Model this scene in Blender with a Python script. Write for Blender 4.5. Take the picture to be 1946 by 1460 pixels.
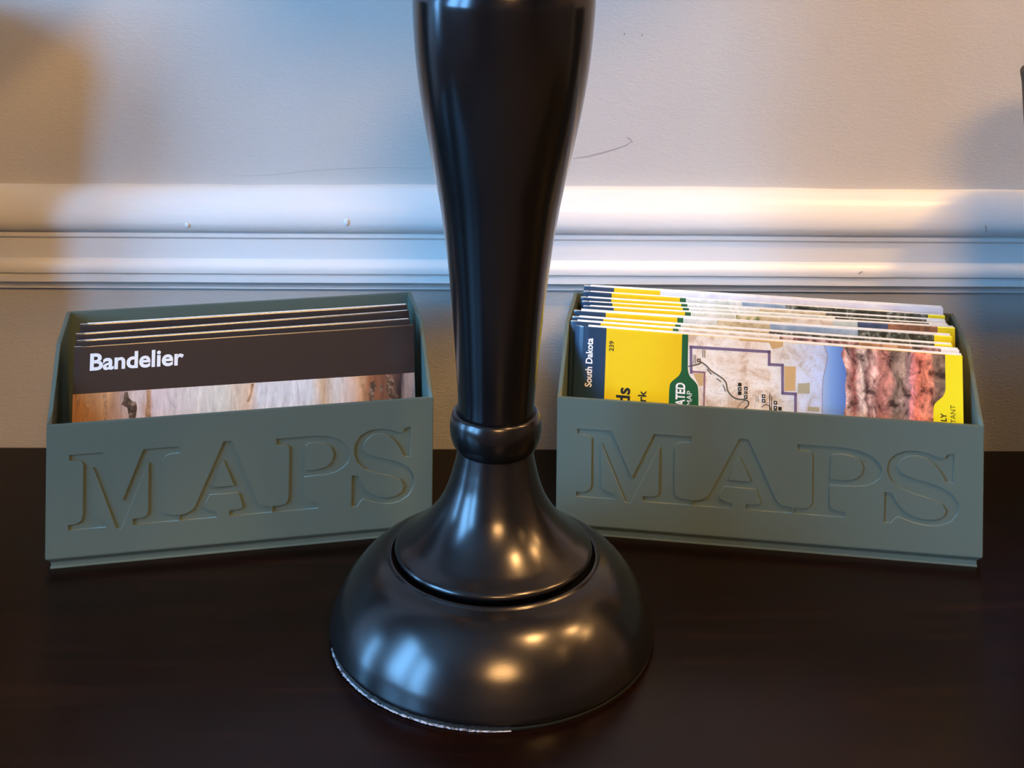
import bpy, bmesh, math, random
from mathutils import Vector, Matrix
random.seed(7)
for o in list(bpy.data.objects): bpy.data.objects.remove(o)
S = 0.01                      # the script is written in centimetres
SC = bpy.context.scene
COL = SC.collection

# ------------------------------------------------------------------ camera
F_PX, HORIZON, EYE, ROLL = 2611.68, -302.84, 42.8185, 0.0111
cam_data = bpy.data.cameras.new('camera')
cam = bpy.data.objects.new('camera', cam_data); COL.objects.link(cam)
cam_data.sensor_fit = 'HORIZONTAL'; cam_data.sensor_width = 36.0
cam_data.lens = F_PX / 1946 * 36.0
cam_data.shift_y = (HORIZON - 730) / 1946
cam_data.clip_start = 0.01
cam.matrix_world = Matrix.Translation((0, 0, EYE*S)) @ Matrix.Rotation(math.pi/2, 4, 'X') @ Matrix.Rotation(ROLL, 4, 'Z')
SC.camera = cam

# ------------------------------------------------------------------ world, exposure, light levels
w = bpy.data.worlds.new('world'); SC.world = w; w.use_nodes = True
w.node_tree.nodes['Background'].inputs[0].default_value = (0.6, 0.75, 1.0, 1)
w.node_tree.nodes['Background'].inputs[1].default_value = 0.3
SC.view_settings.view_transform = 'Standard'; SC.view_settings.look = 'None'
SC.view_settings.gamma = 1.0; SC.view_settings.use_curve_mapping = False
SC.view_settings.exposure = 1.0
DAY = (0.17, 0.48, 0.90); DAY_POWER = 17.5
WARM = (1.0, 0.57, 0.20); WARM_POWER = 158.0

# ------------------------------------------------------------------ material helpers
def new_mat(name):
    m = bpy.data.materials.new(name); m.use_nodes = True
    return m, m.node_tree.nodes, m.node_tree.links, m.node_tree.nodes['Principled BSDF']
def plain(name, col, rough=0.5, metal=0.0, spec=0.5, coat=0.0):
    m, n, l, b = new_mat(name)
    b.inputs['Base Color'].default_value = (*col, 1); b.inputs['Roughness'].default_value = rough
    b.inputs['Metallic'].default_value = metal; b.inputs['Specular IOR Level'].default_value = spec
    b.inputs['Coat Weight'].default_value = coat; b.inputs['Coat Roughness'].default_value = 0.12
    return m
def srgb(r, g, b):
    f = lambda c: (c/255)/12.92 if c/255 < .04045 else ((c/255+.055)/1.055)**2.4
    return (f(r), f(g), f(b))
def coords(n, l, scale=(1, 1, 1)):
    tc = n.new('ShaderNodeTexCoord'); mp = n.new('ShaderNodeMapping')
    mp.inputs['Scale'].default_value = scale
    l.new(tc.outputs['Object'], mp.inputs['Vector']); return mp.outputs['Vector']
def noise(n, l, vec, scale, detail=4, dist=0.0, rough=.5):
    t = n.new('ShaderNodeTexNoise'); t.inputs['Scale'].default_value = scale
    t.inputs['Detail'].default_value = detail; t.inputs['Distortion'].default_value = dist
    t.inputs['Roughness'].default_value = rough
    l.new(vec, t.inputs['Vector']); return t.outputs['Fac']
def ramp(n, l, fac, stops, interp='LINEAR'):
    r = n.new('ShaderNodeValToRGB'); r.color_ramp.interpolation = interp
    e = r.color_ramp.elements
    while len(e) < len(stops): e.new(0.5)
    for k, (p, c) in enumerate(stops): e[k].position = p; e[k].color = (*c, 1)
    l.new(fac, r.inputs['Fac']); return r.outputs['Color']
def bump(n, l, b, h, strength, dist):
    bp = n.new('ShaderNodeBump'); bp.inputs['Strength'].default_value = strength
    bp.inputs['Distance'].default_value = dist
    l.new(h, bp.inputs['Height']); l.new(bp.outputs['Normal'], b.inputs['Normal'])
def noisy(name, stops, scale=(1, 1, 1), size=100, rough=.45, detail=5, dist=.5, nr=.6, loc=0.0):
    m, n, l, b = new_mat(name); v = coords(n, l, scale)
    n['Mapping'].inputs['Location'].default_value = (loc, loc*.37, loc*.71)
    l.new(ramp(n, l, noise(n, l, v, size, detail, dist, nr), stops), b.inputs['Base Color'])
    b.inputs['Roughness'].default_value = rough
    return m

# ------------------------------------------------------------------ object helpers
def link(name, me, mat=None, parent=None, smooth=False):
    o = bpy.data.objects.new(name, me); COL.objects.link(o)
    if mat is not None:
        for x in (mat if isinstance(mat, (list, tuple)) else [mat]): me.materials.append(x)
    if smooth:
        for p in me.polygons: p.use_smooth = True
    if parent is not None: o.parent = parent
    return o
def from_data(name, verts, faces, mat=None, parent=None, smooth=False, mids=None):
    me = bpy.data.meshes.new(name); me.from_pydata([Vector(v)*S for v in verts], [], faces)
    o = link(name, me, mat, parent, smooth)
    if mids:
        for p, k in zip(me.polygons, mids): p.material_index = k
    me.update(); return o
def from_bm(name, bm, mat=None, parent=None, smooth=False):
    bmesh.ops.recalc_face_normals(bm, faces=bm.faces[:])
    me = bpy.data.meshes.new(name); bm.to_mesh(me); bm.free()
    return link(name, me, mat, parent, smooth)
def box_bm(bm, x0, x1, y0, y1, z0, z1, bev=0.0, seg=2):
    r = bmesh.ops.create_cube(bm, size=1.0); vs = r['verts']
    for v in vs:
        v.co = Vector(((x0+x1)/2 + v.co.x*(x1-x0), (y0+y1)/2 + v.co.y*(y1-y0), (z0+z1)/2 + v.co.z*(z1-z0)))*S
    if bev:
        es = list({e for v in vs for e in v.link_edges})
        bmesh.ops.bevel(bm, geom=es, offset=bev*S, segments=seg, affect='EDGES', profile=.5)
def box(name, x0, x1, y0, y1, z0, z1, mat, parent=None, bev=0.0, seg=2):
    bm = bmesh.new(); box_bm(bm, x0, x1, y0, y1, z0, z1, bev, seg)
    return from_bm(name, bm, mat, parent)
def empty(name, loc=(0, 0, 0), mat=None):
    o = bpy.data.objects.new(name, None); COL.objects.link(o); o.empty_display_size = .02
    if mat is not None: o.matrix_world = mat
    else: o.location = Vector(loc)*S
    return o
def tag(o, label, cat, group=None):
    o['label'] = label; o['category'] = cat
    if group: o['group'] = group
    return o
def struct(o): o['kind'] = 'structure'; return o
def catmull(P, n=10):
    P = [Vector(p) for p in P]; P = [2*P[0]-P[1]] + P + [2*P[-1]-P[-2]]; out = []
    for i in range(1, len(P)-2):
        a, b, c, d = P[i-1:i+3]
        for k in range(n):
            t = k/n
            out.append(.5*((2*b)+(c-a)*t+(2*a-5*b+4*c-d)*t*t+(3*b-a-3*c+d)*t**3))
    return out + [P[-2]]
def lathe(name, prof, mat, parent=None, seg=160, smooth=True, sharp=None, loop=False):
    vs, fs = [], []; m = len(prof)
    for r, z in prof:
        for k in range(seg):
            a = 2*math.pi*k/seg; vs.append((max(r, 1e-4)*math.cos(a), max(r, 1e-4)*math.sin(a), z))
    for i in range(m-1):
        for k in range(seg):
            j = (k+1) % seg; fs.append((i*seg+k, i*seg+j, (i+1)*seg+j, (i+1)*seg+k))
    if loop:
        for k in range(seg): j = (k+1) % seg; fs.append(((m-1)*seg+k, (m-1)*seg+j, j, k))
    else:
        fs.append(tuple(range(seg))[::-1]); fs.append(tuple((m-1)*seg+k for k in range(seg)))
    o = from_data(name, vs, fs, mat, parent, smooth)
    bm = bmesh.new(); bm.from_mesh(o.data); bmesh.ops.recalc_face_normals(bm, faces=bm.faces[:]); bm.to_mesh(o.data); bm.free()
    if sharp: o.data.set_sharp_from_angle(angle=math.radians(sharp))
    return o

GLYPH = {'M': [[(1.279, 6.68), (3.171, 6.68), (4.3, 3.739), (5.467, 6.68), (7.523, 6.68), (7.527, 6.29), (7.005, 6.27), (6.716, 6.144), (6.61, 5.841), (6.616, 3.096), (6.728, 2.812), (6.996, 2.662), (7.53, 2.614), (7.534, 2.27), (4.914, 2.27), (4.91, 2.629), (5.451, 2.641), (5.714, 2.767), (5.783, 3.047), (5.777, 5.848), (4.257, 2.106), (3.958, 2.134), (2.599, 5.84), (2.602, 3.272), (2.701, 2.918), (2.94, 2.723), (3.393, 2.607), (3.397, 2.27), (1.266, 2.27), (1.263, 2.594), (1.699, 2.603), (1.992, 2.773), (2.083, 3.134), (2.075, 6.094), (1.896, 6.269), (1.282, 6.344)]], 'A': [[(7.583, 2.27), (7.579, 2.609), (7.932, 2.64), (8.295, 2.82), (8.5, 3.115), (10.091, 6.772), (10.585, 6.771), (12.049, 3.113), (12.239, 2.805), (12.49, 2.694), (12.952, 2.652), (12.956, 2.27), (10.473, 2.27), (10.469, 2.623), (10.939, 2.631), (11.21, 2.695), (11.258, 2.868), (10.99, 3.623), (9.326, 3.643), (9.05, 3.128), (9.053, 2.877), (9.275, 2.719), (9.73, 2.627), (9.735, 2.27)], [(10.079, 5.616), (9.506, 4.092), (10.762, 4.084)]], 'P': [[(13.195, 6.68), (15.523, 6.68), (16.221, 6.615), (16.923, 6.38), (17.413, 5.969), (17.636, 5.438), (17.552, 4.932), (17.198, 4.577), (16.755, 4.359), (16.184, 4.266), (14.893, 4.236), (14.907, 2.987), (15.01, 2.761), (15.314, 2.657), (15.732, 2.62), (15.737, 2.27), (13.031, 2.27), (13.027, 2.646), (13.49, 2.642), (13.827, 2.739), (13.975, 3.031), (13.979, 6.118), (13.788, 6.286), (13.224, 6.306)], [(14.96, 6.128), (14.914, 4.629), (15.672, 4.616), (16.242, 4.747), (16.556, 5.079), (16.64, 5.52), (16.483, 5.916), (16.163, 6.134), (15.655, 6.238), (15.149, 6.241)]], 'S': [[(21.338, 6.792), (21.32, 4.943), (20.929, 4.975), (20.689, 5.512), (20.399, 5.948), (19.98, 6.317), (19.487, 6.498), (18.973, 6.423), (18.615, 6.168), (18.44, 5.758), (18.598, 5.36), (19.116, 5.099), (19.893, 4.906), (20.608, 4.679), (21.262, 4.275), (21.595, 3.69), (21.549, 3.086), (21.242, 2.556), (20.765, 2.27), (20.247, 2.153), (19.664, 2.192), (19.147, 2.329), (18.475, 2.581), (18.284, 2.431), (18.121, 2.15), (17.736, 2.185), (17.753, 4.082), (18.151, 4.048), (18.362, 3.516), (18.753, 2.994), (19.298, 2.663), (19.854, 2.536), (20.437, 2.588), (20.823, 2.812), (20.949, 3.189), (20.75, 3.568), (20.163, 3.851), (19.256, 4.108), (18.545, 4.4), (18.065, 4.851), (17.867, 5.419), (17.924, 5.992), (18.265, 6.479), (18.84, 6.755), (19.484, 6.795), (20.067, 6.68), (20.588, 6.476), (20.847, 6.481), (20.975, 6.73)]]}
NG_MAPS = [[0.697, 9.912, 24.581, 9.643, 12.2, 9.1], [0.706, 9.581, 24.573, 8.882, 11.95, 8.0], [0.622, 8.626, 24.505, 8.218, 11.85, 7.1], [0.755, 7.968, 24.57, 7.672, 11.8, 6.3], [0.925, 7.192, 24.935, 7.304, 11.75, 5.4], [0.389, 6.21, 24.46, 5.637, 11.75, 4.3], [0.372, 5.15, 24.256, 4.203, 11.7, 3.1], [0.346, 4.521, 24.556, 3.557, 11.65, 1.9], [0.694, 3.841, 24.604, 2.759, 11.6, 0.9]]
BD_MAPS = [[1.193, 6.649, 21.967, 6.74, 12.0, 4.6], [1.077, 5.263, 21.96, 5.899, 11.9, 3.4], [1.232, 4.33, 21.854, 4.597, 11.8, 2.2], [1.151, 3.596, 21.982, 3.783, 11.7, 1.0]]

# ================================================================== materials
def wall_paint():
    m, n, l, b = new_mat('wall_paint'); v = coords(n, l)
    b.inputs['Base Color'].default_value = (0.52, 0.50, 0.475, 1); b.inputs['Roughness'].default_value = .55
    b.inputs['Specular IOR Level'].default_value = .3
    v2 = coords(n, l, (1, 1, 2.6)); n1 = noise(n, l, v2, 190, 6, 1.2, .55)
    bump(n, l, b, n1, .35, .0012); return m
M_wall = wall_paint()
def trim_paint():
    m, n, l, b = new_mat('trim_paint'); v = coords(n, l, (.12, 1, 1))
    b.inputs['Base Color'].default_value = (0.76, 0.75, 0.74, 1); b.inputs['Roughness'].default_value = .32
    bump(n, l, b, noise(n, l, v, 260, 3, .4), .25, .0006); return m
M_trim = trim_paint()
def wood():
    m, n, l, b = new_mat('mahogany'); v = coords(n, l, (.55, 7, 7))
    f = noise(n, l, v, 9, 7, 1.4, .62)
    l.new(ramp(n, l, f, [(.3, (.003, .0009, .0005)), (.55, (.006, .0017, .0008)), (.75, (.012, .0038, .0016))]), b.inputs['Base Color'])
    b.inputs['Roughness'].default_value = .27; b.inputs['Specular IOR Level'].default_value = .15; b.inputs['Coat Weight'].default_value = 0; b.inputs['Coat Roughness'].default_value = .22
    bump(n, l, b, noise(n, l, coords(n, l, (.6, 9, 9)), 60, 4), .05, .0004); return m
M_wood = wood()
def gunmetal(name, col, rough, spec=.5):
    m, n, l, b = new_mat(name); b.inputs['Metallic'].default_value = .9
    b.inputs['Base Color'].default_value = (*col, 1)
    r = n.new('ShaderNodeMapRange'); r.inputs['To Min'].default_value = rough*.85; r.inputs['To Max'].default_value = rough*1.15
    l.new(noise(n, l, coords(n, l, (1, 1, 1)), 55, 5), r.inputs['Value']); l.new(r.outputs['Result'], b.inputs['Roughness'])
    bump(n, l, b, noise(n, l, coords(n, l, (1, 1, 6)), 220, 3), .04, .0003)
    return m
M_gun = gunmetal('gunmetal', (.046, .042, .043), .23)
M_col = gunmetal('blackened_metal', (.045, .042, .045), .18)
M_pad = noisy('felt_grey', [(.35, (.02, .02, .022)), (.6, (.16, .17, .19))], size=260, rough=.9)
def plastic():
    m, n, l, b = new_mat('green_grey_plastic')
    b.inputs['Base Color'].default_value = (.096, .130, .108, 1); b.inputs['Roughness'].default_value = .5
    b.inputs['Specular IOR Level'].default_value = .4
    bump(n, l, b, noise(n, l, coords(n, l, (.2, .2, 10)), 160, 2), .06, .0004); return m
M_plastic = plastic()
M_glue = noisy('glue_pale', [(.38, (.03, .03, .035)), (.55, (.40, .42, .48))], size=420, rough=.5)
M_shade = plain('shade_linen', (.55, .47, .36), .8)
M_dark = plain('dark_glaze', (.010, .014, .013), .5, spec=.25)
M_paper = noisy('paper_white', [(.3, (.78, .77, .74)), (.7, (.88, .87, .85))], size=300, rough=.6)
M_white = plain('print_white', (.9, .9, .9), .4)
M_black = plain('print_black', (.012, .011, .01), .4)
M_navy = plain('print_navy', (.022, .052, .10), .22, coat=.5)
M_yellow = plain('print_yellow', (.86, .56, .008), .3, coat=.3)
M_lemon = plain('print_lemon', (.92, .78, .015), .3, coat=.3)
M_green = plain('print_green', (.012, .11, .04), .3, coat=.3)
M_purple = plain('print_purple', (.18, .135, .25), .4)
M_plum = plain('print_plum', (.30, .16, .21), .4)
M_tan = plain('print_tan', (.62, .42, .19), .4)
M_olive = plain('print_olive', (.42, .40, .28), .4)
M_grey = plain('print_grey', (.13, .12, .10), .4)
def sky_print():
    m, n, l, b = new_mat('print_sky'); sx = n.new('ShaderNodeSeparateXYZ'); l.new(coords(n, l), sx.inputs[0])
    mr = n.new('ShaderNodeMapRange'); mr.inputs['From Min'].default_value = 15.4*S; mr.inputs['From Max'].default_value = 17.0*S
    l.new(sx.outputs['X'], mr.inputs['Value'])
    l.new(ramp(n, l, mr.outputs['Result'], [(0, (.42, .58, .86)), (.45, (.20, .40, .82)), (1, (.10, .22, .66))]), b.inputs['Base Color'])
    b.inputs['Roughness'].default_value = .3; return m
M_sky = sky_print()
M_brochure = plain('print_black_brown', (.030, .022, .021), .25, coat=.4)
def topo():
    m, n, l, b = new_mat('print_topographic'); v = coords(n, l)
    base = ramp(n, l, noise(n, l, v, 60, 6, .8, .65), [(.36, (.66, .50, .36)), (.47, (.86, .77, .66)), (.6, (.93, .89, .83))])
    wv = noise(n, l, v, 42, 5, 2.0, .55)
    mt = n.new('ShaderNodeMath'); mt.operation = 'MULTIPLY'; mt.inputs[1].default_value = 16; l.new(wv, mt.inputs[0])
    fr = n.new('ShaderNodeMath'); fr.operation = 'FRACT'; l.new(mt.outputs[0], fr.inputs[0])
    ln = ramp(n, l, fr.outputs[0], [(0, (.45, .38, .34)), (.12, (1, 1, 1)), (.9, (1, 1, 1)), (1, (.6, .5, .46))])
    # bluish towards the right of the sheet
    sx = n.new('ShaderNodeSeparateXYZ'); l.new(v, sx.inputs[0])
    bl = ramp(n, l, sx.outputs['X'], [(.122, (1, 1, 1)), (.132, (.88, .96, 1.05)), (.15, (.68, .84, 1.2)), (.17, (.5, .72, 1.25))])
    a = n.new('ShaderNodeMix'); a.data_type = 'RGBA'; a.blend_type = 'MULTIPLY'; a.inputs['Factor'].default_value = .55
    l.new(base, a.inputs['A']); l.new(ln, a.inputs['B'])
    c = n.new('ShaderNodeMix'); c.data_type = 'RGBA'; c.blend_type = 'MULTIPLY'; c.inputs['Factor'].default_value = 1
    l.new(a.outputs['Result'], c.inputs['A']); l.new(bl, c.inputs['B'])
    l.new(c.outputs['Result'], b.inputs['Base Color']); b.inputs['Roughness'].default_value = .35
    return m
M_topo = topo()
def warped_x(n, l, amount, size, stretch=(1, 1, 1)):
    """x coordinate in the sheet's own frame (metres), pushed about by noise"""
    v = coords(n, l); sx = n.new('ShaderNodeSeparateXYZ'); l.new(v, sx.inputs[0])
    nz = noise(n, l, coords(n, l, stretch), size, 5, .6, .6)
    a = n.new('ShaderNodeMath'); a.operation = 'MULTIPLY_ADD'; a.inputs[1].default_value = amount; a.inputs[2].default_value = -amount/2
    l.new(nz, a.inputs[0])
    b = n.new('ShaderNodeMath'); b.operation = 'ADD'; l.new(sx.outputs['X'], b.inputs[0]); l.new(a.outputs[0], b.inputs[1])
    return b.outputs[0], v
def banded(name, x0, x1, bands, warp, size, streak, streak_amt, stretch=(1, 1, .35), sd=.6, ss=95, hard=1.0):
    m, n, l, b = new_mat(name); x, v = warped_x(n, l, warp, size, stretch)
    mr = n.new('ShaderNodeMapRange'); mr.inputs['From Min'].default_value = x0*S; mr.inputs['From Max'].default_value = x1*S
    l.new(x, mr.inputs['Value'])
    base = ramp(n, l, mr.outputs['Result'], bands)
    st = ramp(n, l, noise(n, l, coords(n, l, streak), ss, 7, sd, .72), [(.5-.18*hard, (.10, .07, .08)), (.5-.06*hard, (.72, .68, .68)), (.5+.05*hard, (1, 1, 1)), (.5+.18*hard, (1.7, 1.7, 1.7))])
    a = n.new('ShaderNodeMix'); a.data_type = 'RGBA'; a.blend_type = 'MULTIPLY'; a.inputs['Factor'].default_value = streak_amt
    l.new(base, a.inputs['A']); l.new(st, a.inputs['B']); l.new(a.outputs['Result'], b.inputs['Base Color'])
    b.inputs['Roughness'].default_value = .35; b.inputs['Coat Weight'].default_value = .1
    return m
M_cliff = banded('print_cliff', 16.7, 23.0, [(0, srgb(190, 110, 105)), (.05, srgb(225, 190, 180)), (.13, srgb(150, 85, 80)), (.2, srgb(235, 215, 205)),
    (.25, srgb(120, 85, 85)), (.30, srgb(230, 190, 180)), (.36, srgb(180, 120, 110)), (.44, srgb(190, 130, 118)), (.5, srgb(130, 110, 98)), (.6, srgb(165, 140, 125)),
    (.655, srgb(160, 125, 125)), (.675, srgb(235, 150, 150)), (.72, srgb(225, 125, 100)), (.85, srgb(222, 138, 108)), (.9, srgb(140, 110, 90)), (1, srgb(115, 95, 80))], .011, 80, (1, 1, .8), .95, (1, 1, .55), .5, 120, .62)
M_petrified = banded('print_petrified', 0, 20.9, [(0, srgb(185, 130, 80)), (.10, srgb(200, 150, 105)), (.13, srgb(190, 150, 125)), (.19, srgb(228, 208, 200)), (.215, srgb(200, 150, 120)),
    (.23, srgb(225, 205, 200)), (.42, srgb(225, 220, 205)), (.5, srgb(222, 190, 160)), (.53, srgb(228, 225, 225)), (.68, srgb(222, 222, 222)), (.72, srgb(205, 170, 130)), (.76, srgb(225, 220, 215)),
    (.83, srgb(215, 165, 125)), (.86, srgb(150, 95, 65)), (.93, srgb(95, 70, 60)), (.955, srgb(45, 38, 42)), (.97, srgb(150, 130, 125)), (1, srgb(160, 140, 130))], .012, 70, (2.4, 1, .5), .42, (1, 1, .5), .4, 110)

# ================================================================== setting
A_WALL = 0.01705                       # the wall runs this much off the lens axis
WALL_O = Vector((0.0, 97.25, 0.0))
def wall_frame(): return Matrix.Translation(WALL_O*S) @ Matrix.Rotation(A_WALL, 4, 'Z')
wall = struct(box('wall_back', -196, 345, 0, 12, -75, 200, M_wall)); wall.matrix_world = wall_frame()
# chair rail: one moulded profile run along the wall
def rail():
    prof = [(0, 18.38), (.35, 18.36), (.75, 18.25), (1.2, 17.9), (1.55, 17.35), (1.78, 16.7), (1.85, 16.15), (1.72, 15.7), (1.42, 15.42), (1.12, 15.36), (1.08, 15.28),
            (1.22, 15.24), (1.22, 14.98), (1.02, 14.86), (.96, 14.78), (.96, 13.42), (1.1, 13.33), (1.32, 13.1), (1.42, 12.8), (1.36, 12.5), (1.14, 12.36), (1.04, 12.33),
            (1.04, 12.27), (1.16, 12.24), (1.16, 11.82), (.98, 11.74), (.72, 11.6), (.55, 11.42), (.5, 11.3), (.42, 11.28), (.42, 11.14), (0, 11.1)]
    xs = [-196 + 541*k/360 for k in range(361)]; vs, fs = [], []
    rnd = random.Random(3); ph = [rnd.uniform(0, 6) for _ in range(4)]
    for x in xs:
        wob = .05*math.sin(x*.09+ph[0]) + .03*math.sin(x*.31+ph[1]) + .015*math.sin(x*.9+ph[2])
        for p, z in prof: vs.append((x, -p, z + (wob if z > 18.2 else wob*.25)))
    m = len(prof)
    for i in range(len(xs)-1):
        for k in range(m-1): fs.append((i*m+k, i*m+k+1, (i+1)*m+k+1, (i+1)*m+k))
        fs.append((i*m+m-1, i*m, (i+1)*m, (i+1)*m+m-1))
    fs.append(tuple(range(m))); fs.append(tuple((len(xs)-1)*m+k for k in range(m))[::-1])
    o = from_data('trim_1', vs, fs, M_trim, None, True)
    bm = bmesh.new(); bm.from_mesh(o.data); bmesh.ops.recalc_face_normals(bm, faces=bm.faces[:]); bm.to_mesh(o.data); bm.free()
    o.data.set_sharp_from_angle(angle=math.radians(32)); o.matrix_world = wall_frame(); return struct(o)
rail_o = rail()
# marks on wall and rail, in the wall's frame (x along, y out, z up)
def streak(name, pts, wid, mat, parent, y=-.012):
    vs, fs = [], []
    for k, (x, z) in enumerate(pts):
        a = pts[max(k-1, 0)]; b = pts[min(k+1, len(pts)-1)]; d = Vector((b[0]-a[0], b[1]-a[1])).normalized()
        h = wid*(.3+.7*math.sin(math.pi*(k+.5)/len(pts)))/2
        vs += [(x-d.y*h, y, z+d.x*h), (x+d.y*h, y, z-d.x*h)]
    for k in range(len(pts)-1): fs.append((2*k, 2*k+1, 2*k+3, 2*k+2))
    return from_data(name, vs, fs, mat, parent)
M_faint = plain('crack_grey', (.40, .385, .37), .6)
M_scuff = plain('scuff_grey', (.32, .29, .29), .6)
streak('scuff_mark', [(4.6, 20.35), (5.6, 20.5), (6.6, 20.75), (7.6, 21.05), (8.3, 21.3), (8.75, 21.6)], .11, M_scuff, wall)
streak('crack_line', [(-19.5, 18.95), (-17, 19.0), (-14.5, 19.3), (-12, 19.5), (-9, 19.62), (-6, 19.6), (-4.6, 19.65)], .05, M_faint, wall)
streak('scuff_mark', [(8.35, 21.9), (8.6, 21.75), (8.8, 21.5)], .1, M_scuff, wall)
for (x, z) in ((8.1, 29.2), (9.35, 29.15)): streak('scuff_mark', [(x, z-.09), (x+.03, z), (x+.02, z+.09)], .12, M_scuff, wall)
def dent(x, z, y, r):
    bm = bmesh.new(); bmesh.ops.create_icosphere(bm, subdivisions=2, radius=r*S)
    for v in bm.verts: v.co = Vector((v.co.x*1.0, v.co.y*.35, v.co.z*1.25)) + Vector((x, y, z))*S
    return from_bm('paint_chip', bm, M_trim, rail_o, True)
dent(-22.2, 16.0, -1.84, .16); dent(-11.2, 16.25, -1.86, .2)
streak('scuff_mark', [(33.3, 16.35), (33.36, 16.1), (33.34, 15.85)], .08, M_scuff, rail_o, -1.90)
streak('scuff_mark', [(24.55, 12.75), (24.7, 12.85), (24.85, 12.92)], .08, M_scuff, rail_o, -1.46)

M_floor = noisy('carpet_brown', [(.3, (.06, .045, .035)), (.7, (.10, .075, .06))], size=80, rough=.9)
M_ceil = plain('ceiling_paint', (.28, .24, .21), .7)
M_room = plain('room_paint', (.20, .165, .14), .6)
struct(box('floor', -196, 345, -330, 110, -85, -75, M_floor))
struct(box('ceiling', -196, 345, -330, 115, 200, 208, M_ceil))
struct(box('wall_right', 345, 353, -330, 115, -75, 200, M_room))
struct(box('wall_front', -196, 345, -338, -330, -75, 200, M_room))
# left wall with three tall windows: (y0, y1, z0, z1)
WINS = [(-46, 14, 22, 170), (-122, -62, 22, 170), (62, 86, -5, 75)]
def wall_left():
    root = empty('wall_left'); struct(root)
    ys = [-330, -122, -62, -46, 14, 62, 86, 92]
    solid = [(-330, -122), (-62, -46), (14, 62), (86, 92)]
    for a, b in solid: box('wall_panel', -196, -190, a, b, -75, 200, M_room, root)
    for a, b, c, d in WINS:
        box('wall_panel', -196, -190, a, b, -75, c, M_room, root); box('wall_panel', -196, -190, a, b, d, 200, M_room, root)
wall_left()
def day_mat():
    m, n, l, b = new_mat('daylight_pane'); n.remove(b)
    e = n.new('ShaderNodeEmission'); e.inputs[0].default_value = (*DAY, 1); e.inputs[1].default_value = DAY_POWER
    l.new(e.outputs[0], n['Material Output'].inputs[0]); return m
M_day = day_mat()
for k, (a, b, c, d) in enumerate(WINS):
    wn = empty('window_%d' % (k+1), (-193, (a+b)/2, c)); struct(wn)
    hy, hz = (b-a)/2, d-c
    box('pane', -2.5, -2, -hy, hy, 0, hz, M_day, wn)
    box('window_frame', -2, 2, -hy, -hy+3, 0, hz, M_trim, wn); box('window_frame', -2, 2, hy-3, hy, 0, hz, M_trim, wn)
    box('window_frame', -2, 2, -hy+3, hy-3, 0, 3, M_trim, wn); box('window_frame', -2, 2, -hy+3, hy-3, hz-3, hz, M_trim, wn)
# ceiling downlights (seen as warm glints in the metal)
def warm_mat(p):
    m, n, l, b = new_mat('warm_lamp'); n.remove(b)
    e = n.new('ShaderNodeEmission'); e.inputs[0].default_value = (*WARM, 1); e.inputs[1].default_value = p
    l.new(e.outputs[0], n['Material Output'].inputs[0]); return m
LIGHTS = [('round warm downlight in the ceiling right of the table lamp', 96, -12, 11, 1.0),
          ('small warm downlight close to the back wall', 205, 42, 6.5, 2.6),
          ('small warm downlight in the middle of the ceiling', 225, -57, 5, .6),
          ('warm downlight far behind the camera', 45, -200, 46, .155),
          ('warm downlight in the back right corner', 290, 55, 6, 2.2)]
for lab, x, y, r, p in LIGHTS:
    t = empty('ceiling_light', (x, y, 199.9)); tag(t, lab, 'ceiling light')
    lathe('light_ring', [(r, 0), (r+1.6, 0), (r+1.6, -.8), (r, -1.0)], M_trim, t, 48, False, loop=True)
    lathe('lamp_disc', [(0, -.1), (r-.1, -.1), (r-.1, -.5), (0, -.5)], warm_mat(WARM_POWER*p), t, 48, False)

# ================================================================== console table
tb = empty('console_table'); tb.matrix_world = Matrix.Translation(Vector((0, 97.05, -75))*S) @ Matrix.Rotation(A_WALL, 4, 'Z')
tag(tb, 'dark mahogany console table against the wall, carrying the lamp base and map boxes', 'table')
box('tabletop', -78, 82, -50, 0, 71.6, 75, M_wood, tb, .5, 3)
for a, b, c, d in ((-74, 78, -46, -44), (-74, 78, -6, -4)): box('apron', a, b, c, d, 62, 71.6, M_wood, tb)
for a, b in ((-74, -72), (76, 78)): box('apron', a, b, -44, -6, 62, 71.6, M_wood, tb)
for x in (-74, 73):
    for y in (-47, -8): box('leg', x, x+5, y, y+5, 0, 71.6, M_wood, tb, .3)

# ================================================================== lamp base
lamp = empty('table_lamp'); lamp.matrix_world = Matrix.Translation(Vector((-.62, 74.67, .075))*S) @ Matrix.Rotation(.0085, 4, 'Y')
tag(lamp, 'tall dark metal lamp stand with domed foot and tapering black column, centre of table', 'lamp')
ring = lathe('base_pad', [(8.2, -.05), (8.66, -.05), (8.68, .04), (8.66, .11), (8.2, .12)], M_dark, lamp, 200, False, loop=True)
def glue_edge():
    rnd = random.Random(11); vs, fs = [], []; n = 130
    for k in range(n+1):
        a = math.radians(194 + (277-194)*k/n); f = math.sin(math.pi*min(1, (k+2)/26)/2)*math.sin(math.pi*min(1, (n+2-k)/30)/2)
        r1 = 8.72 + f*(.02+rnd.uniform(0, .05)); z1 = .0 + f*rnd.uniform(.0, .05)
        for r, z in ((8.6, -.055), (r1, -.055), (r1-.02, z1-.05), (8.6, z1-.03)): vs.append((r*math.cos(a), r*math.sin(a), z))
    for k in range(n):
        for j in range(4): fs.append((k*4+j, k*4+(j+1) % 4, k*4+4+(j+1) % 4, k*4+4+j))
    o = from_data('glue_edge', vs, fs, M_glue, lamp); o['label'] = 'ragged pale glue edge under the rim'
glue_edge()
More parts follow.
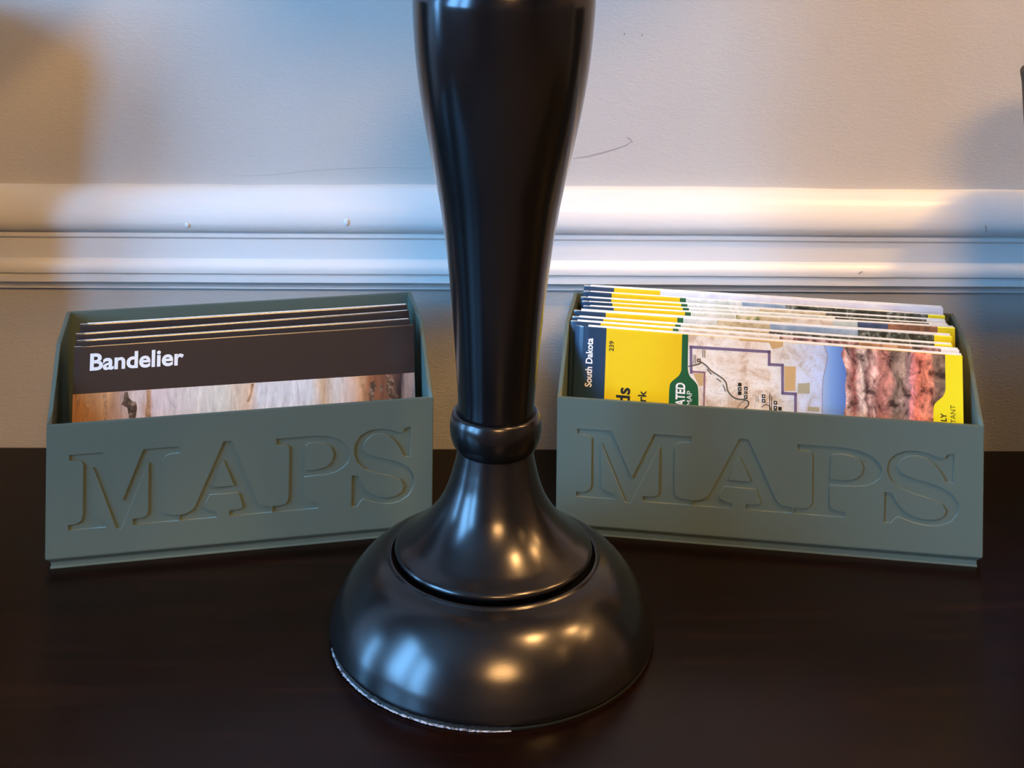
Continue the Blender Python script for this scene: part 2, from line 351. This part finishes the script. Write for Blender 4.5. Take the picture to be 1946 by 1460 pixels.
dome = [(5.2, 3.9), (5.38, 3.96), (5.44, 4.08), (5.5, 4.17), (5.58, 4.21), (5.66, 4.18), (5.72, 4.1), (5.76, 4.06)] + [tuple(p) for p in catmull([(5.8, 4.05), (6.35, 3.86), (6.98, 3.42), (7.58, 2.78), (8.12, 2.0), (8.5, 1.2), (8.7, .55), (8.74, .3), (8.68, .12)], 10)]
lathe('foot_dome', [(0.5, 3.9)] + dome + [(8.0, .12)], M_gun, lamp)
bell = [tuple(p) for p in catmull([(1.95, 10.1), (2.05, 9.6), (2.22, 8.85), (2.5, 7.85), (2.95, 6.85), (3.65, 5.9), (4.5, 5.1), (5.15, 4.66)], 10)]
bell += [(5.28, 4.58), (5.35, 4.47), (5.34, 4.36), (5.24, 4.28), (5.1, 4.2), (5.05, 4.0)]
lathe('bell_neck', bell + [(1, 3.95)], M_gun, lamp)
collar = [tuple(p) for p in catmull([(2.1, 9.78), (2.28, 10.0), (2.43, 10.4), (2.5, 10.9), (2.46, 11.35), (2.36, 11.66), (2.24, 11.78), (2.12, 11.72)], 8)]
lathe('collar', [(1.0, 9.78)] + collar + [(1.9, 11.68), (1.0, 11.68)], M_gun, lamp)
urn = [tuple(p) for p in catmull([(2.06, 11.6), (2.1, 12.6), (2.23, 14.2), (2.48, 17.0), (2.80, 19.9), (3.22, 22.7), (3.82, 25.6), (4.38, 28.4), (4.76, 31.0), (4.96, 33.6), (4.93, 34.5), (4.6, 35.2), (3.7, 35.75), (2.4, 36.05), (1.6, 36.4), (1.25, 37.2)], 10)]
lathe('column', [(.8, 11.6)] + urn + [(.8, 37.2)], M_col, lamp)
lathe('neck', [(.9, 37.2), (1.35, 37.3), (1.6, 37.8), (1.35, 38.3), (.95, 38.6), (.95, 40.2), (1.5, 40.4), (1.9, 41.2), (1.9, 44.5), (1.6, 45.2), (.6, 45.3)], M_gun, lamp, 64)

def lampshade():
    o = lathe('lamp_shade', [(17.5, 50), (17.6, 50), (13.6, 76), (13.5, 76)], M_shade, lamp, 96, True, loop=True)
    for k in range(3):
        a = 2*math.pi*k/3
        box('shade_arm', 0, 13.5, -.12, .12, 75.6, 75.9, M_gun, lamp).rotation_euler = (0, 0, a)
    lathe('lamp_rod', [(.4, 45), (.4, 76.5), (.9, 77), (.3, 78)], M_gun, lamp, 32)
lampshade()

# ================================================================== map boxes
Z3, U4, ZK, U5 = 8.47, 4.67, 11.59, 10.54
T, FOOT, CH, HF = .26, .3, .7, .35
def arc_side(n=6):                      # side rim: front corner to kink, slightly hollow
    return [(0 + U4*k/n, Z3 + (ZK-Z3)*(k/n) - .10*math.sin(math.pi*k/n)) for k in range(n+1)]
def holder(x, y, th, W, sx, ox, zz, label):
    root = empty('map_holder'); root.matrix_world = Matrix.Translation(Vector((x, y, 0))*S) @ Matrix.Rotation(th, 4, 'Z')
    tag(root, label, 'box')
    vs, fs = [], []
    def V(*p): vs.append(p); return len(vs)-1
    def rect(x0, x1, u0, u1, z): return [V(x0, u0, z), V(x1, u0, z), V(x1, u1, z), V(x0, u1, z)]
    c = FOOT; e = .035
    loops = [rect(c-.03, W-c+.03, c-.05, U5-c+.03, 0), rect(c-.03, W-c+.03, c-.05, U5-c+.03, .07), rect(c, W-c, c, U5-c, .10), rect(c, W-c, c, U5-c, HF), rect(0, W, 0, U5, CH)]
    fs.append(tuple(loops[0])[::-1])
    for a, b in zip(loops, loops[1:]):
        for k in range(4): fs.append((a[k], a[(k+1) % 4], b[(k+1) % 4], b[k]))
    side = arc_side()
    LO = [V(0, u, z) for u, z in side] + [V(0, U5, ZK)]
    RO = [V(W, u, z) for u, z in side] + [V(W, U5, ZK)]
    B = loops[-1]
    fs.append((B[0], B[1], RO[0], LO[0])); fs.append((B[2], B[3], LO[-1], RO[-1]))
    fs.append(tuple([B[3], B[0]] + LO)); fs.append(tuple([B[1], B[2]] + RO[::-1]))
    def zin(u): return max(z for z in [u])
    inner = [(T, side[0][1])] + side[1:] + [(U5-T, ZK)]
    LI = [V(T, u, z) for u, z in inner]; RI = [V(W-T, u, z) for u, z in inner]
    n = len(LO)
    for k in range(n-1):
        fs.append((LO[k], LI[k], LI[k+1], LO[k+1])); fs.append((RO[k], RO[k+1], RI[k+1], RI[k]))
    fs.append((LO[0], RO[0], RI[0], LI[0])); fs.append((LO[-1], LI[-1], RI[-1], RO[-1]))
    I = [V(T, T, .45), V(W-T, T, .45), V(W-T, U5-T, .45), V(T, U5-T, .45)]
    fs.append((I[0], LI[0], RI[0], I[1])); fs.append((I[2], RI[-1], LI[-1], I[3]))
    fs.append(tuple([I[0], I[3]] + LI[::-1])); fs.append(tuple([I[2], I[1]] + RI)); fs.append(tuple(I))
    body = from_data('body', vs, fs, M_plastic, root)
    bm = bmesh.new(); bm.from_mesh(body.data); bmesh.ops.recalc_face_normals(bm, faces=bm.faces[:])
    es = [ed for ed in bm.edges if len(ed.link_faces) == 2 and ed.calc_face_angle(0) > .5 and (ed.verts[0].co.z+ed.verts[1].co.z)/2 > .3*S]
    bmesh.ops.bevel(bm, geom=es, offset=.035*S, segments=2, affect='EDGES', clamp_overlap=True)
    bmesh.ops.triangulate(bm, faces=[f for f in bm.faces if len(f.verts) > 4])
    bm.to_mesh(body.data); bm.free()
    # letters sunk into the front face
    bm = bmesh.new(); plates = bmesh.new()
    for ch, loopset in GLYPH.items():
        cv = bpy.data.curves.new('glyph', 'CURVE'); cv.dimensions = '2D'; cv.fill_mode = 'BOTH'; cv.extrude = .16*S
        pv = bpy.data.curves.new('glyph', 'CURVE'); pv.dimensions = '2D'; pv.fill_mode = 'BOTH'; pv.extrude = .012*S; pv.offset = -.004*S
        for lp in loopset:
            for cc in (cv, pv):
                sp = cc.splines.new('POLY'); sp.points.add(len(lp)-1); sp.use_cyclic_u = True
                for p, (gx, gz) in zip(sp.points, lp):
                    X = ox + (gx-1.279)*sx; Zz = zz[0] + (gz-2.27)*zz[1]
                    p.co = (X*S, Zz*S, 0, 1)
        for cc, tgt, uy in ((cv, bm, -.03), (pv, plates, .120)):
            o = bpy.data.objects.new('glyph', cc); COL.objects.link(o)
            me = bpy.data.meshes.new_from_object(o.evaluated_get(bpy.context.evaluated_depsgraph_get()))
            me.transform(Matrix.Translation((0, uy*S, 0)) @ Matrix.Rotation(math.pi/2, 4, 'X'))
            tgt.from_mesh(me); bpy.data.objects.remove(o); bpy.data.meshes.remove(me)
    bmesh.ops.remove_doubles(bm, verts=bm.verts[:], dist=1e-6); bmesh.ops.recalc_face_normals(bm, faces=bm.faces[:])
    cme = bpy.data.meshes.new('cutter'); bm.to_mesh(cme); bm.free()
    cut = bpy.data.objects.new('cutter', cme); COL.objects.link(cut); cut.matrix_world = root.matrix_world
    md = body.modifiers.new('cut', 'BOOLEAN'); md.operation = 'DIFFERENCE'; md.solver = 'EXACT'; md.object = cut
    bpy.context.view_layer.update()
    me = bpy.data.meshes.new_from_object(body.evaluated_get(bpy.context.evaluated_depsgraph_get()))
    body.modifiers.clear(); me.name = 'body'; body.data = me
    bpy.data.objects.remove(cut)
    from_bm('lettering', plates, M_plastic, root)
    return root
hl = holder(-26.6855, 79.8973, .2091, 22.7275, 1.0, 1.279, (2.27, 1.0), 'smaller green grey plastic box marked MAPS, left of the lamp, holding dark brochures')
hr = holder(3.172, 84.875, -.1423, 25.4, 1.119, 1.264, (2.43, .95), 'wider green grey plastic box marked MAPS, right of the lamp, holding yellow banded maps')

# ================================================================== folded maps
BOXES = {'l': (-26.6855, 79.8973, .2091), 'r': (3.172, 84.875, -.1423)}
def l2w(b, s, u, z):
    x, y, th = BOXES[b]
    return Vector((x+s*math.cos(th)-u*math.sin(th), y+s*math.sin(th)+u*math.cos(th), z))
def sheet_frame(b, m):
    s0, u0, s1, u1, z, ub = m; um = (u0+u1)/2
    A = l2w(b, s0, u0, z); C = l2w(b, s1, u1, z); X = (C-A).normalized()
    Bm = l2w(b, s0, ub+(u0-um), .62); U = A-Bm; U -= X*U.dot(X); h = U.length; U.normalize()
    Y = U.cross(X); O = A - U*h
    M = Matrix(((X.x, Y.x, U.x, O.x*S), (X.y, Y.y, U.y, O.y*S), (X.z, Y.z, U.z, O.z*S), (0, 0, 0, 1)))
    return M, (C-A).length, h
def flat(name, polys, mat, parent, level=1):
    """coplanar printed shapes on the front of a sheet; level = printing order"""
    vs, fs = [], []
    for poly in polys:
        b0 = len(vs); vs += [(x, -.008*level, z) for x, z in poly]; fs.append(tuple(range(b0, b0+len(poly))))
    o = from_data(name, vs, fs, mat, parent)
    bm = bmesh.new(); bm.from_mesh(o.data); bmesh.ops.triangulate(bm, faces=bm.faces[:])
    for f in bm.faces:
        if f.normal.y > 0: f.normal_flip()
    bm.to_mesh(o.data); bm.free(); return o
def line_polys(pts, wid):
    out = []
    for k in range(len(pts)-1):
        a, b = Vector(pts[k]), Vector(pts[k+1]); d = (b-a).normalized(); n = Vector((-d.y, d.x))*wid/2; e = d*wid*.45
        out.append([tuple(a-e+n), tuple(b+e+n), tuple(b+e-n), tuple(a-e-n)])
    return out
def text(name, body, mat, parent, at, size, rot=0.0, bold=0.0, level=3, length=None, end=False, thick=.004):
    cu = bpy.data.curves.new(name, 'FONT'); cu.body = body; cu.size = size*S; cu.offset = bold*S; cu.extrude = thick*S
    cu.resolution_u = 4
    o = bpy.data.objects.new(name, cu); COL.objects.link(o)
    me = bpy.data.meshes.new_from_object(o.evaluated_get(bpy.context.evaluated_depsgraph_get()))
    bpy.data.objects.remove(o)
    xs = [v.co.x for v in me.vertices]; x0, x1 = min(xs), max(xs)
    sx = (length*S/(x1-x0)) if length else 1.0
    me.transform(Matrix.Translation((-(x1 if end else x0), 0, 0)))
    me.transform(Matrix.Translation((at[0]*S, -.008*level*S, at[1]*S)) @ Matrix.Rotation(math.pi/2, 4, 'X') @ Matrix.Rotation(rot, 4, 'Z') @ Matrix.Scale(sx, 4, (1, 0, 0)))
    me.materials.clear(); me.name = name
    return link(name, me, mat, parent)
def leaves(parent, w, h, t, rise=.1, seed=0, n=4, left=.42):
    """the folded white paper behind a cover: n leaves whose folded tops show"""
    rnd = random.Random(seed)
    for k in range(n):
        y0 = .05 + (t-.1)*k/n; y1 = .05 + (t-.1)*(k+1)/n - .015
        top = h + rise*(1 - .25*k) + rnd.uniform(-.02, .02); a = left + rnd.uniform(.0, .08)
        bm = bmesh.new(); box_bm(bm, a, w-rnd.uniform(.03, .12), y0, y1, 0, top, min(.03, (y1-y0)*.4), 2)
        from_bm('folded_leaf', bm, M_paper, parent, False)
def cover(parent, w, h, strips, mats, fold=.34, t=.05, curl=.12):
    """front cover: a thin card made of printed strips side by side; its left end curls back"""
    xs = sorted({0.0, w, .05, .15, .3, .55, .9} | {a for a, b, m in strips} | {b for a, b, m in strips})
    xs = [x for x in xs if 0 <= x <= w]
    def yb(x): return curl*max(0, 1-x/.9)**2
    zs = [0, h*.5, h-.06, h-.015, h]
    def yz(z): return .0 if z < h-.05 else (.012 if z < h-.001 else .035)
    vs, fs, mi = [], [], []
    for x in xs:
        for z in zs: vs.append((x, yb(x)+yz(z), z))
        tb_ = fold if x < .35 else yb(x)+t
        vs.append((x, tb_, h)); vs.append((x, tb_, 0))
    m = len(zs)+2
    for i in range(len(xs)-1):
        xm = (xs[i]+xs[i+1])/2; idx = next((k for a, b, k in strips if a <= xm <= b), 0)
        for k in range(m):
            j = (k+1) % m; fs.append((i*m+k, (i+1)*m+k, (i+1)*m+j, i*m+j)); mi.append(idx if (k < len(zs)-1 or xm < .36) and k != len(zs)-1 else len(mats))
    fs.append(tuple(range(m))); mi.append(0); fs.append(tuple((len(xs)-1)*m+k for k in range(m))[::-1]); mi.append(len(mats))
    return from_data('cover', vs, fs, list(mats)+[M_paper], parent, False, mi)

# ---- the nine yellow-banded maps, rearmost first
P = {}
def pm(key, stops, **k): P[key] = noisy('print_'+key, stops, **k)
pm('lavender', [(.35, (.66, .65, .74)), (.65, (.80, .80, .84))], size=60)
pm('pale_map', [(.35, (.50, .55, .48)), (.5, (.66, .68, .62)), (.62, (.78, .78, .76))], size=160)
pm('blue_grey', [(.35, (.22, .33, .48)), (.65, (.42, .52, .62))], size=80)
pm('forest', [(.4, (.012, .014, .012)), (.52, (.07, .085, .06)), (.66, (.45, .46, .45))], size=190, nr=.75)
pm('camo', [(.4, (.06, .10, .04)), (.5, (.28, .32, .12)), (.6, (.70, .64, .45))], size=120)
pm('tan_map', [(.35, (.45, .36, .2)), (.5, (.60, .52, .34)), (.65, (.74, .70, .58))], size=140)
pm('beige_map', [(.38, (.55, .46, .38)), (.5, (.68, .60, .5)), (.62, (.76, .72, .66))], size=170)
pm('teal_pale', [(.4, (.45, .56, .55)), (.6, (.62, .70, .70))], size=60)
pm('deep_blue', [(.4, (.02, .05, .12)), (.6, (.06, .10, .20))], size=90)
pm('rust', [(.38, (.16, .08, .05)), (.6, (.36, .17, .10))], size=110)
pm('red_dark', [(.4, (.05, .03, .03)), (.5, (.28, .13, .12)), (.62, (.6, .45, .42))], size=190)
pm('orange_rock', [(.4, (.3, .15, .07)), (.6, (.66, .42, .24))], size=130)
YEL, NAV, GRN, LEM, WHT = 'YEL', 'NAV', 'GRN', 'LEM', 'WHT'
MATS = dict(P); MATS.update({YEL: M_yellow, NAV: M_navy, GRN: M_green, LEM: M_lemon, WHT: M_paper})
SPECS = [  # fractions of the length
  [(0, .088, NAV), (.088, .22, YEL), (.22, 1, 'lavender')],
  [(0, .082, NAV), (.082, .276, YEL), (.276, .293, GRN), (.293, .45, 'pale_map'), (.45, .57, 'blue_grey'), (.57, .955, 'forest'), (.955, 1, LEM)],
  [(0, .087, NAV), (.087, .284, YEL), (.284, .301, GRN), (.301, .5, 'pale_map'), (.5, .68, 'tan_map'), (.68, .95, 'forest'), (.95, 1, WHT)],
  [(0, .087, NAV), (.087, .284, YEL), (.284, .301, GRN), (.301, .7, 'pale_map'), (.7, .95, 'forest'), (.95, 1, WHT)],
  [(0, .085, NAV), (.085, .281, YEL), (.281, .297, GRN), (.297, .42, 'pale_map'), (.42, .485, 'camo'), (.485, .57, 'tan_map'), (.57, .68, 'beige_map'), (.68, .745, 'teal_pale'), (.745, .825, 'deep_blue'), (.825, .955, 'rust'), (.955, 1, LEM)],
  [(0, .088, NAV), (.088, .283, YEL), (.283, .299, GRN), (.299, .39, 'pale_map'), (.39, .53, 'tan_map'), (.53, .76, 'blue_grey'), (.76, .955, 'forest'), (.955, 1, LEM)],
  [(0, .086, NAV), (.086, .281, YEL), (.281, .296, GRN), (.296, .53, 'tan_map'), (.53, .955, 'forest'), (.955, 1, LEM)],
  [(0, .081, NAV), (.081, .273, YEL), (.273, .288, GRN), (.288, .55, 'beige_map'), (.55, .75, 'red_dark'), (.75, .88, 'orange_rock'), (.88, .955, 'red_dark'), (.955, 1, WHT)]]
LABELS = ['rearmost folded map in the right box, pale lavender along its top',
  'second map from the back in the right box, blue then dark beside its yellow band',
  'third map from the back in the right box, top edge turning tan then dark',
  'fourth map from the back in the right box, mostly pale along its top',
  'middle map of nine in the right box, with rust brown strip before its yellow end',
  'fourth map from the front in the right box, blue grey then forest strip',
  'third map from the front in the right box, tan then dark forest strip',
  'map directly behind the South Dakota map, reddish photo strip and white end']
GROUP = 'folded maps in the right box'
for k, (m, sp, lab) in enumerate(zip(NG_MAPS[:8], SPECS, LABELS)):
    M, wd, h = sheet_frame('r', m)
    t = empty('folded_map', mat=M); tag(t, lab, 'map', GROUP)
    keys = []; strips = []
    for a, b, key in sp:
        if key not in keys: keys.append(key)
        strips.append((a*wd, b*wd, keys.index(key)))
    cover(t, wd, h, strips, [MATS[q] for q in keys])
    leaves(t, wd, h, .36, (.10, .05, .07, .05, .09, .14, .10, .12)[k], k, 3)

M, wd, h = sheet_frame('r', NG_MAPS[8])
t = empty('folded_map', mat=M); tag(t, 'front map of the right box, lettered South Dakota, with a canyon photo', 'map', GROUP)
cover(t, wd, h, [(0, 2.05, 0), (2.05, wd, 1)], [M_navy, M_yellow], curl=.3)
leaves(t, wd, h, .4, .13, 31, 3, .85)
H = h
def off(L, dz=0): return [(x, min(H-.02, H+z+dz)) for x, z in L]
def smooth(L, n=6): return [tuple(p) for p in catmull(L, n)]
gl = [(6.88, 0), (6.88, -1.9), (6.87, -2.2), (6.74, -2.49), (6.5, -2.72), (6.28, -2.92), (6.16, -3.25), (6.14, -4.5), (6.14, -7)]
gr = [(7.26, 0), (7.27, -1.9), (7.3, -2.2), (7.41, -2.47), (7.62, -2.68), (7.82, -2.88), (7.95, -3.2), (8.0, -4.5), (8.0, -7)]
gls = [gl[0]] + smooth(gl[1:]); grs = [gr[0]] + smooth(gr[1:])
flat('topographic_print', [off([(7.0, 0), (16.9, 0), (16.9, -8), (7.0, -8)])], M_topo, t, 1)
flat('green_tab', [off(gls + grs[::-1])], M_green, t, 2)
sky = [(15.65, 0), (15.87, -.65), (15.73, -1.47), (15.58, -2.28), (15.57, -4.06), (15.57, -7)]
rock = [(16.85, 0), (16.8, -.25), (16.72, -.5), (16.85, -.9), (17.02, -1.55), (16.95, -2.3), (17.0, -3.0), (16.95, -3.6), (16.87, -4.1), (16.87, -7)]
flat('sky_print', [off(smooth(sky, 4) + smooth(rock, 4)[::-1])], M_sky, t, 2)
yt = [(22.91, 0), (22.91, -1.8), (22.89, -2.1), (22.76, -2.43), (22.53, -2.65), (22.32, -2.86), (22.19, -3.2), (22.17, -4.5), (22.17, -7)]
yts = [yt[0]] + smooth(yt[1:])
flat('canyon_photo', [off(smooth(rock, 4) + [(22.95, -7), (22.95, 0)])], M_cliff, t, 3)
flat('yellow_tab', [off(yts + [(wd-.01, -7), (wd-.01, 0)])], M_lemon, t, 4)
flat('purple_border', line_polys(off([(7.5, -2.26), (7.44, -.74), (12.32, -.66), (12.32, -1.41), (13.14, -1.39), (13.16, -3.04), (13.95, -3.02), (13.96, -7)]), .17), M_purple, t, 3)
flat('plum_border', line_polys(off([(7.5, -2.21), (8.33, -2.2), (8.33, -7)]), .11), M_plum, t, 3)
for pl in ([(7.6, -2.3), (8.25, -2.28), (8.25, -3.0), (7.99, -3.02)], [(13.26, -1.45), (13.96, -1.4), (13.93, -2.84), (13.28, -2.92)], [(10.46, -.02), (13.18, -.02), (13.16, -.3), (12.5, -.5), (12.3, -.12), (10.46, -.14)]):
    flat('tan_patch', [off(pl)], M_tan, t, 2)
for pl in ([(14.08, -2.4), (14.81, -2.3), (14.81, -2.93), (14.08, -2.99)], [(14.7, -3.7), (15.4, -3.68), (15.4, -3.95), (14.7, -3.95)]): flat('olive_patch', [off(pl)], M_olive, t, 2)
road = [(7.33, -1.91), (7.94, -1.73), (8.13, -1.62), (8.42, -1.78), (8.75, -2.07), (9.33, -2.39), (9.66, -2.67), (9.79, -3.16), (10.1, -3.49), (10.47, -3.61), (10.85, -3.61), (11.08, -3.72), (11.04, -3.95), (10.85, -4.14), (10.7, -4.6)]
flat('road_line', line_polys(off(smooth(road, 4)), .075) + line_polys(off(smooth([(10.85, -3.66), (10.6, -3.85), (10.35, -4.2), (10.2, -4.6)], 3)), .035)
     + line_polys(off(smooth([(11.9, -3.95), (12.1, -3.8), (12.35, -3.85), (12.45, -4.1)], 3)), .05), M_grey, t, 4)
flat('river_line', line_polys(off(smooth(sky, 4)), .025), M_plum, t, 4)
ic = []
for x, z in [(7.96, -1.5), (10.53, -2.74), (10.53, -3.25), (10.91, -2.93), (10.91, -3.44), (12.0, -3.31), (12.01, -3.58), (12.73, -3.63), (12.73, -3.92), (13.01, -3.95), (10.53, -3.0), (12.73, -4.15)]:
    a = .105; ic.append(off([(x-a, z-a), (x+a, z-a), (x+a, z+a), (x-a, z+a)]))
ic += line_polys(off([(7.65, -1.7), (7.65, -1.2)]), .03) + line_polys(off([(7.75, -1.7), (7.75, -1.2)]), .03) + line_polys(off([(8.2, -1.3), (8.2, -.85)]), .035) + line_polys(off([(8.32, -1.3), (8.32, -.85)]), .035)
ic += line_polys(off([(12.38, -3.1), (12.38, -4.3)]), .035) + line_polys(off([(12.5, -3.3), (12.5, -4.3)]), .035) + line_polys(off([(11.55, -3.3), (11.55, -3.65)]), .025) + line_polys(off([(11.67, -3.3), (11.67, -3.65)]), .025)
flat('map_symbols', ic, M_black, t, 5)['kind'] = 'stuff'
dots = []
for x, z in [(7.96, -1.5), (10.53, -3.0), (10.91, -2.95), (10.91, -3.44), (12.0, -3.31), (12.73, -3.63), (12.01, -3.58), (12.73, -3.92)]:
    dots.append(off([(x-.045, z-.05), (x+.045, z-.02), (x+.03, z+.05), (x-.03, z+.04)]))
flat('symbol_glyph', dots, M_paper, t, 6)['kind'] = 'stuff'
flat('grey_symbol', [off([(10.81, -3.28), (11.01, -3.28), (11.01, -3.1), (10.81, -3.1)])] + line_polys(off([(8.5, -2.0), (8.75, -2.25)]), .07) + line_polys(off([(9.1, -2.5), (9.35, -2.65)]), .06) + line_polys(off([(9.5, -2.85), (9.65, -3.2)]), .06), M_grey, t, 5)
R90 = math.pi/2
text('state_lettering', 'South Dakota', M_white, t, (1.20, H-.69), .60, R90, .014, 2, 2.95, True)
text('number_lettering', '239', M_black, t, (2.55, H-.76), .42, R90, .006, 2, .62, True)
text('title_lettering', 'ds', M_black, t, (3.66, H-3.50), 1.22, R90, .026, 2, 1.0, True)
text('title_lettering', 'ark', M_black, t, (4.70, H-3.58), .74, R90, .012, 2, 1.0, True)
text('tab_lettering', 'RATED', M_white, t, (7.12, H-2.93), .80, R90, .024, 4, 1.66, True)
text('tab_lettering', 'MAP', M_white, t, (7.57, H-3.37), .46, R90, .0, 4, .86, True)
text('end_lettering', 'LY', M_black, t, (22.93, H-3.41), .46, R90, .012, 6, .46, True)
text('end_lettering', 'ISTANT', M_black, t, (23.47, H-2.90), .43, R90, -.003, 6, 1.28, True)

# ---- four dark brochures in the left box
BL = ['rearmost of the four dark brochures in the left box, highest in the photograph',
      'second from the back of the four dark brochures in the left box',
      'dark brochure directly behind the front Bandelier brochure in the left box',
      'front brochure of the left box, lettered Bandelier above a streaky rock photo']
M_rockdark = noisy('print_rock_dark', [(.38, (.02, .014, .012)), (.5, (.10, .055, .035)), (.62, (.30, .20, .15))], size=230, nr=.75)
M_rust = noisy('print_rust_streak', [(.38, (.30, .14, .06)), (.6, (.55, .32, .17))], size=200, nr=.7)
BLOTS = [[(3.0, -2.8), (3.2, -2.78), (3.28, -3.15), (3.5, -3.35), (3.72, -3.4), (3.78, -3.75), (3.7, -4.4), (3.5, -5), (3.3, -4.2), (3.2, -3.7), (2.85, -3.5), (2.98, -3.2)],
         [(19.0, -2.92), (19.35, -2.92), (19.5, -3.4), (19.42, -3.8), (19.75, -4.2), (19.9, -5), (19.1, -5), (19.2, -4.2), (18.95, -3.7), (19.1, -3.3)],
         [(18.0, -3.3), (18.25, -3.2), (18.35, -3.6), (18.2, -4.0), (18.3, -4.6), (18.0, -4.7), (17.9, -4.0)], [(18.6, -3.5), (18.8, -3.6), (18.75, -3.95), (18.6, -3.9)]]
RUSTS = [[(4.3, -2.82), (4.55, -2.82), (4.5, -3.6), (4.6, -4.3), (4.3, -5), (4.25, -4.0), (4.35, -3.4)], [(1.75, -2.8), (2.0, -2.8), (1.98, -3.4), (2.1, -4.2), (1.85, -4.5), (1.85, -3.6)],
         [(.25, -2.9), (.5, -2.8), (.45, -3.3), (.3, -3.5)], [(.8, -3.1), (.95, -2.95), (1.0, -3.5), (.85, -4.2), (.75, -5), (.65, -4.5), (.85, -3.8)],
         [(10.6, -2.86), (10.8, -2.85), (10.65, -3.4), (10.5, -3.9), (10.3, -3.9), (10.55, -3.4)], [(17.3, -2.95), (17.75, -2.9), (17.6, -3.5), (17.85, -4.0), (17.9, -4.6), (17.6, -4.2), (17.45, -3.6)]]
for k, m in enumerate(BD_MAPS):
    M, wd, h = sheet_frame('l', m); H = h
    t = empty('park_brochure', mat=M); tag(t, BL[k], 'brochure', 'dark brochures in the left box')
    cover(t, wd, h, [(0, wd, 0)], [M_brochure], fold=.24, curl=.05)
    leaves(t, wd, h, .26, (.06, .0, .01, -.05)[k], 50+k, 2)
    flat('rock_photo', [[(.01, H-2.72), (wd-.01, H-2.9), (wd-.01, .3), (.01, .3)]], M_petrified, t, 1)
    for pl in BLOTS if k == 3 else []: flat('dark_rock', [[(x, H+z) for x, z in pl]], M_rockdark, t, 2)
    for pl in RUSTS if k == 3 else []: flat('rust_streak', [[(x, H+z) for x, z in pl]], M_rust, t, 2)
    if k == 3: text('title_lettering', 'Bandelier', M_white, t, (.95, H-1.40), 1.34, -.008, .036, 2, 5.56)

# ================================================================== dark vase at the right edge; the left one is an added shadow caster
def vase(x, y, h, r, label):
    v = empty('vase', (x, y, 0)); tag(v, label, 'vase')
    k = h/28.6
    lathe('vase_body', [(r-2.2, 0), (r-2.15, .2), (r-2.0, 2), (r-.9, 15*k), (r-.1, h-.8), (r, h-.15), (r-.05, h), (r-.35, h), (r-.45, h-.5), (r-1.3, 15*k), (r-2.4, 2.2), (.2, 1.8)], M_dark, v, 96)
vase(38.85, 84.5, 28.75, 7.0, 'dark tapering vase at the right edge of the photo, only its rim corner showing')
vase(-41.6, 90.2, 32, 5.5, 'unseen dark blocker in tall vase form, added to shade the wall at left')  # out of view, added only to block window light from the wall's left
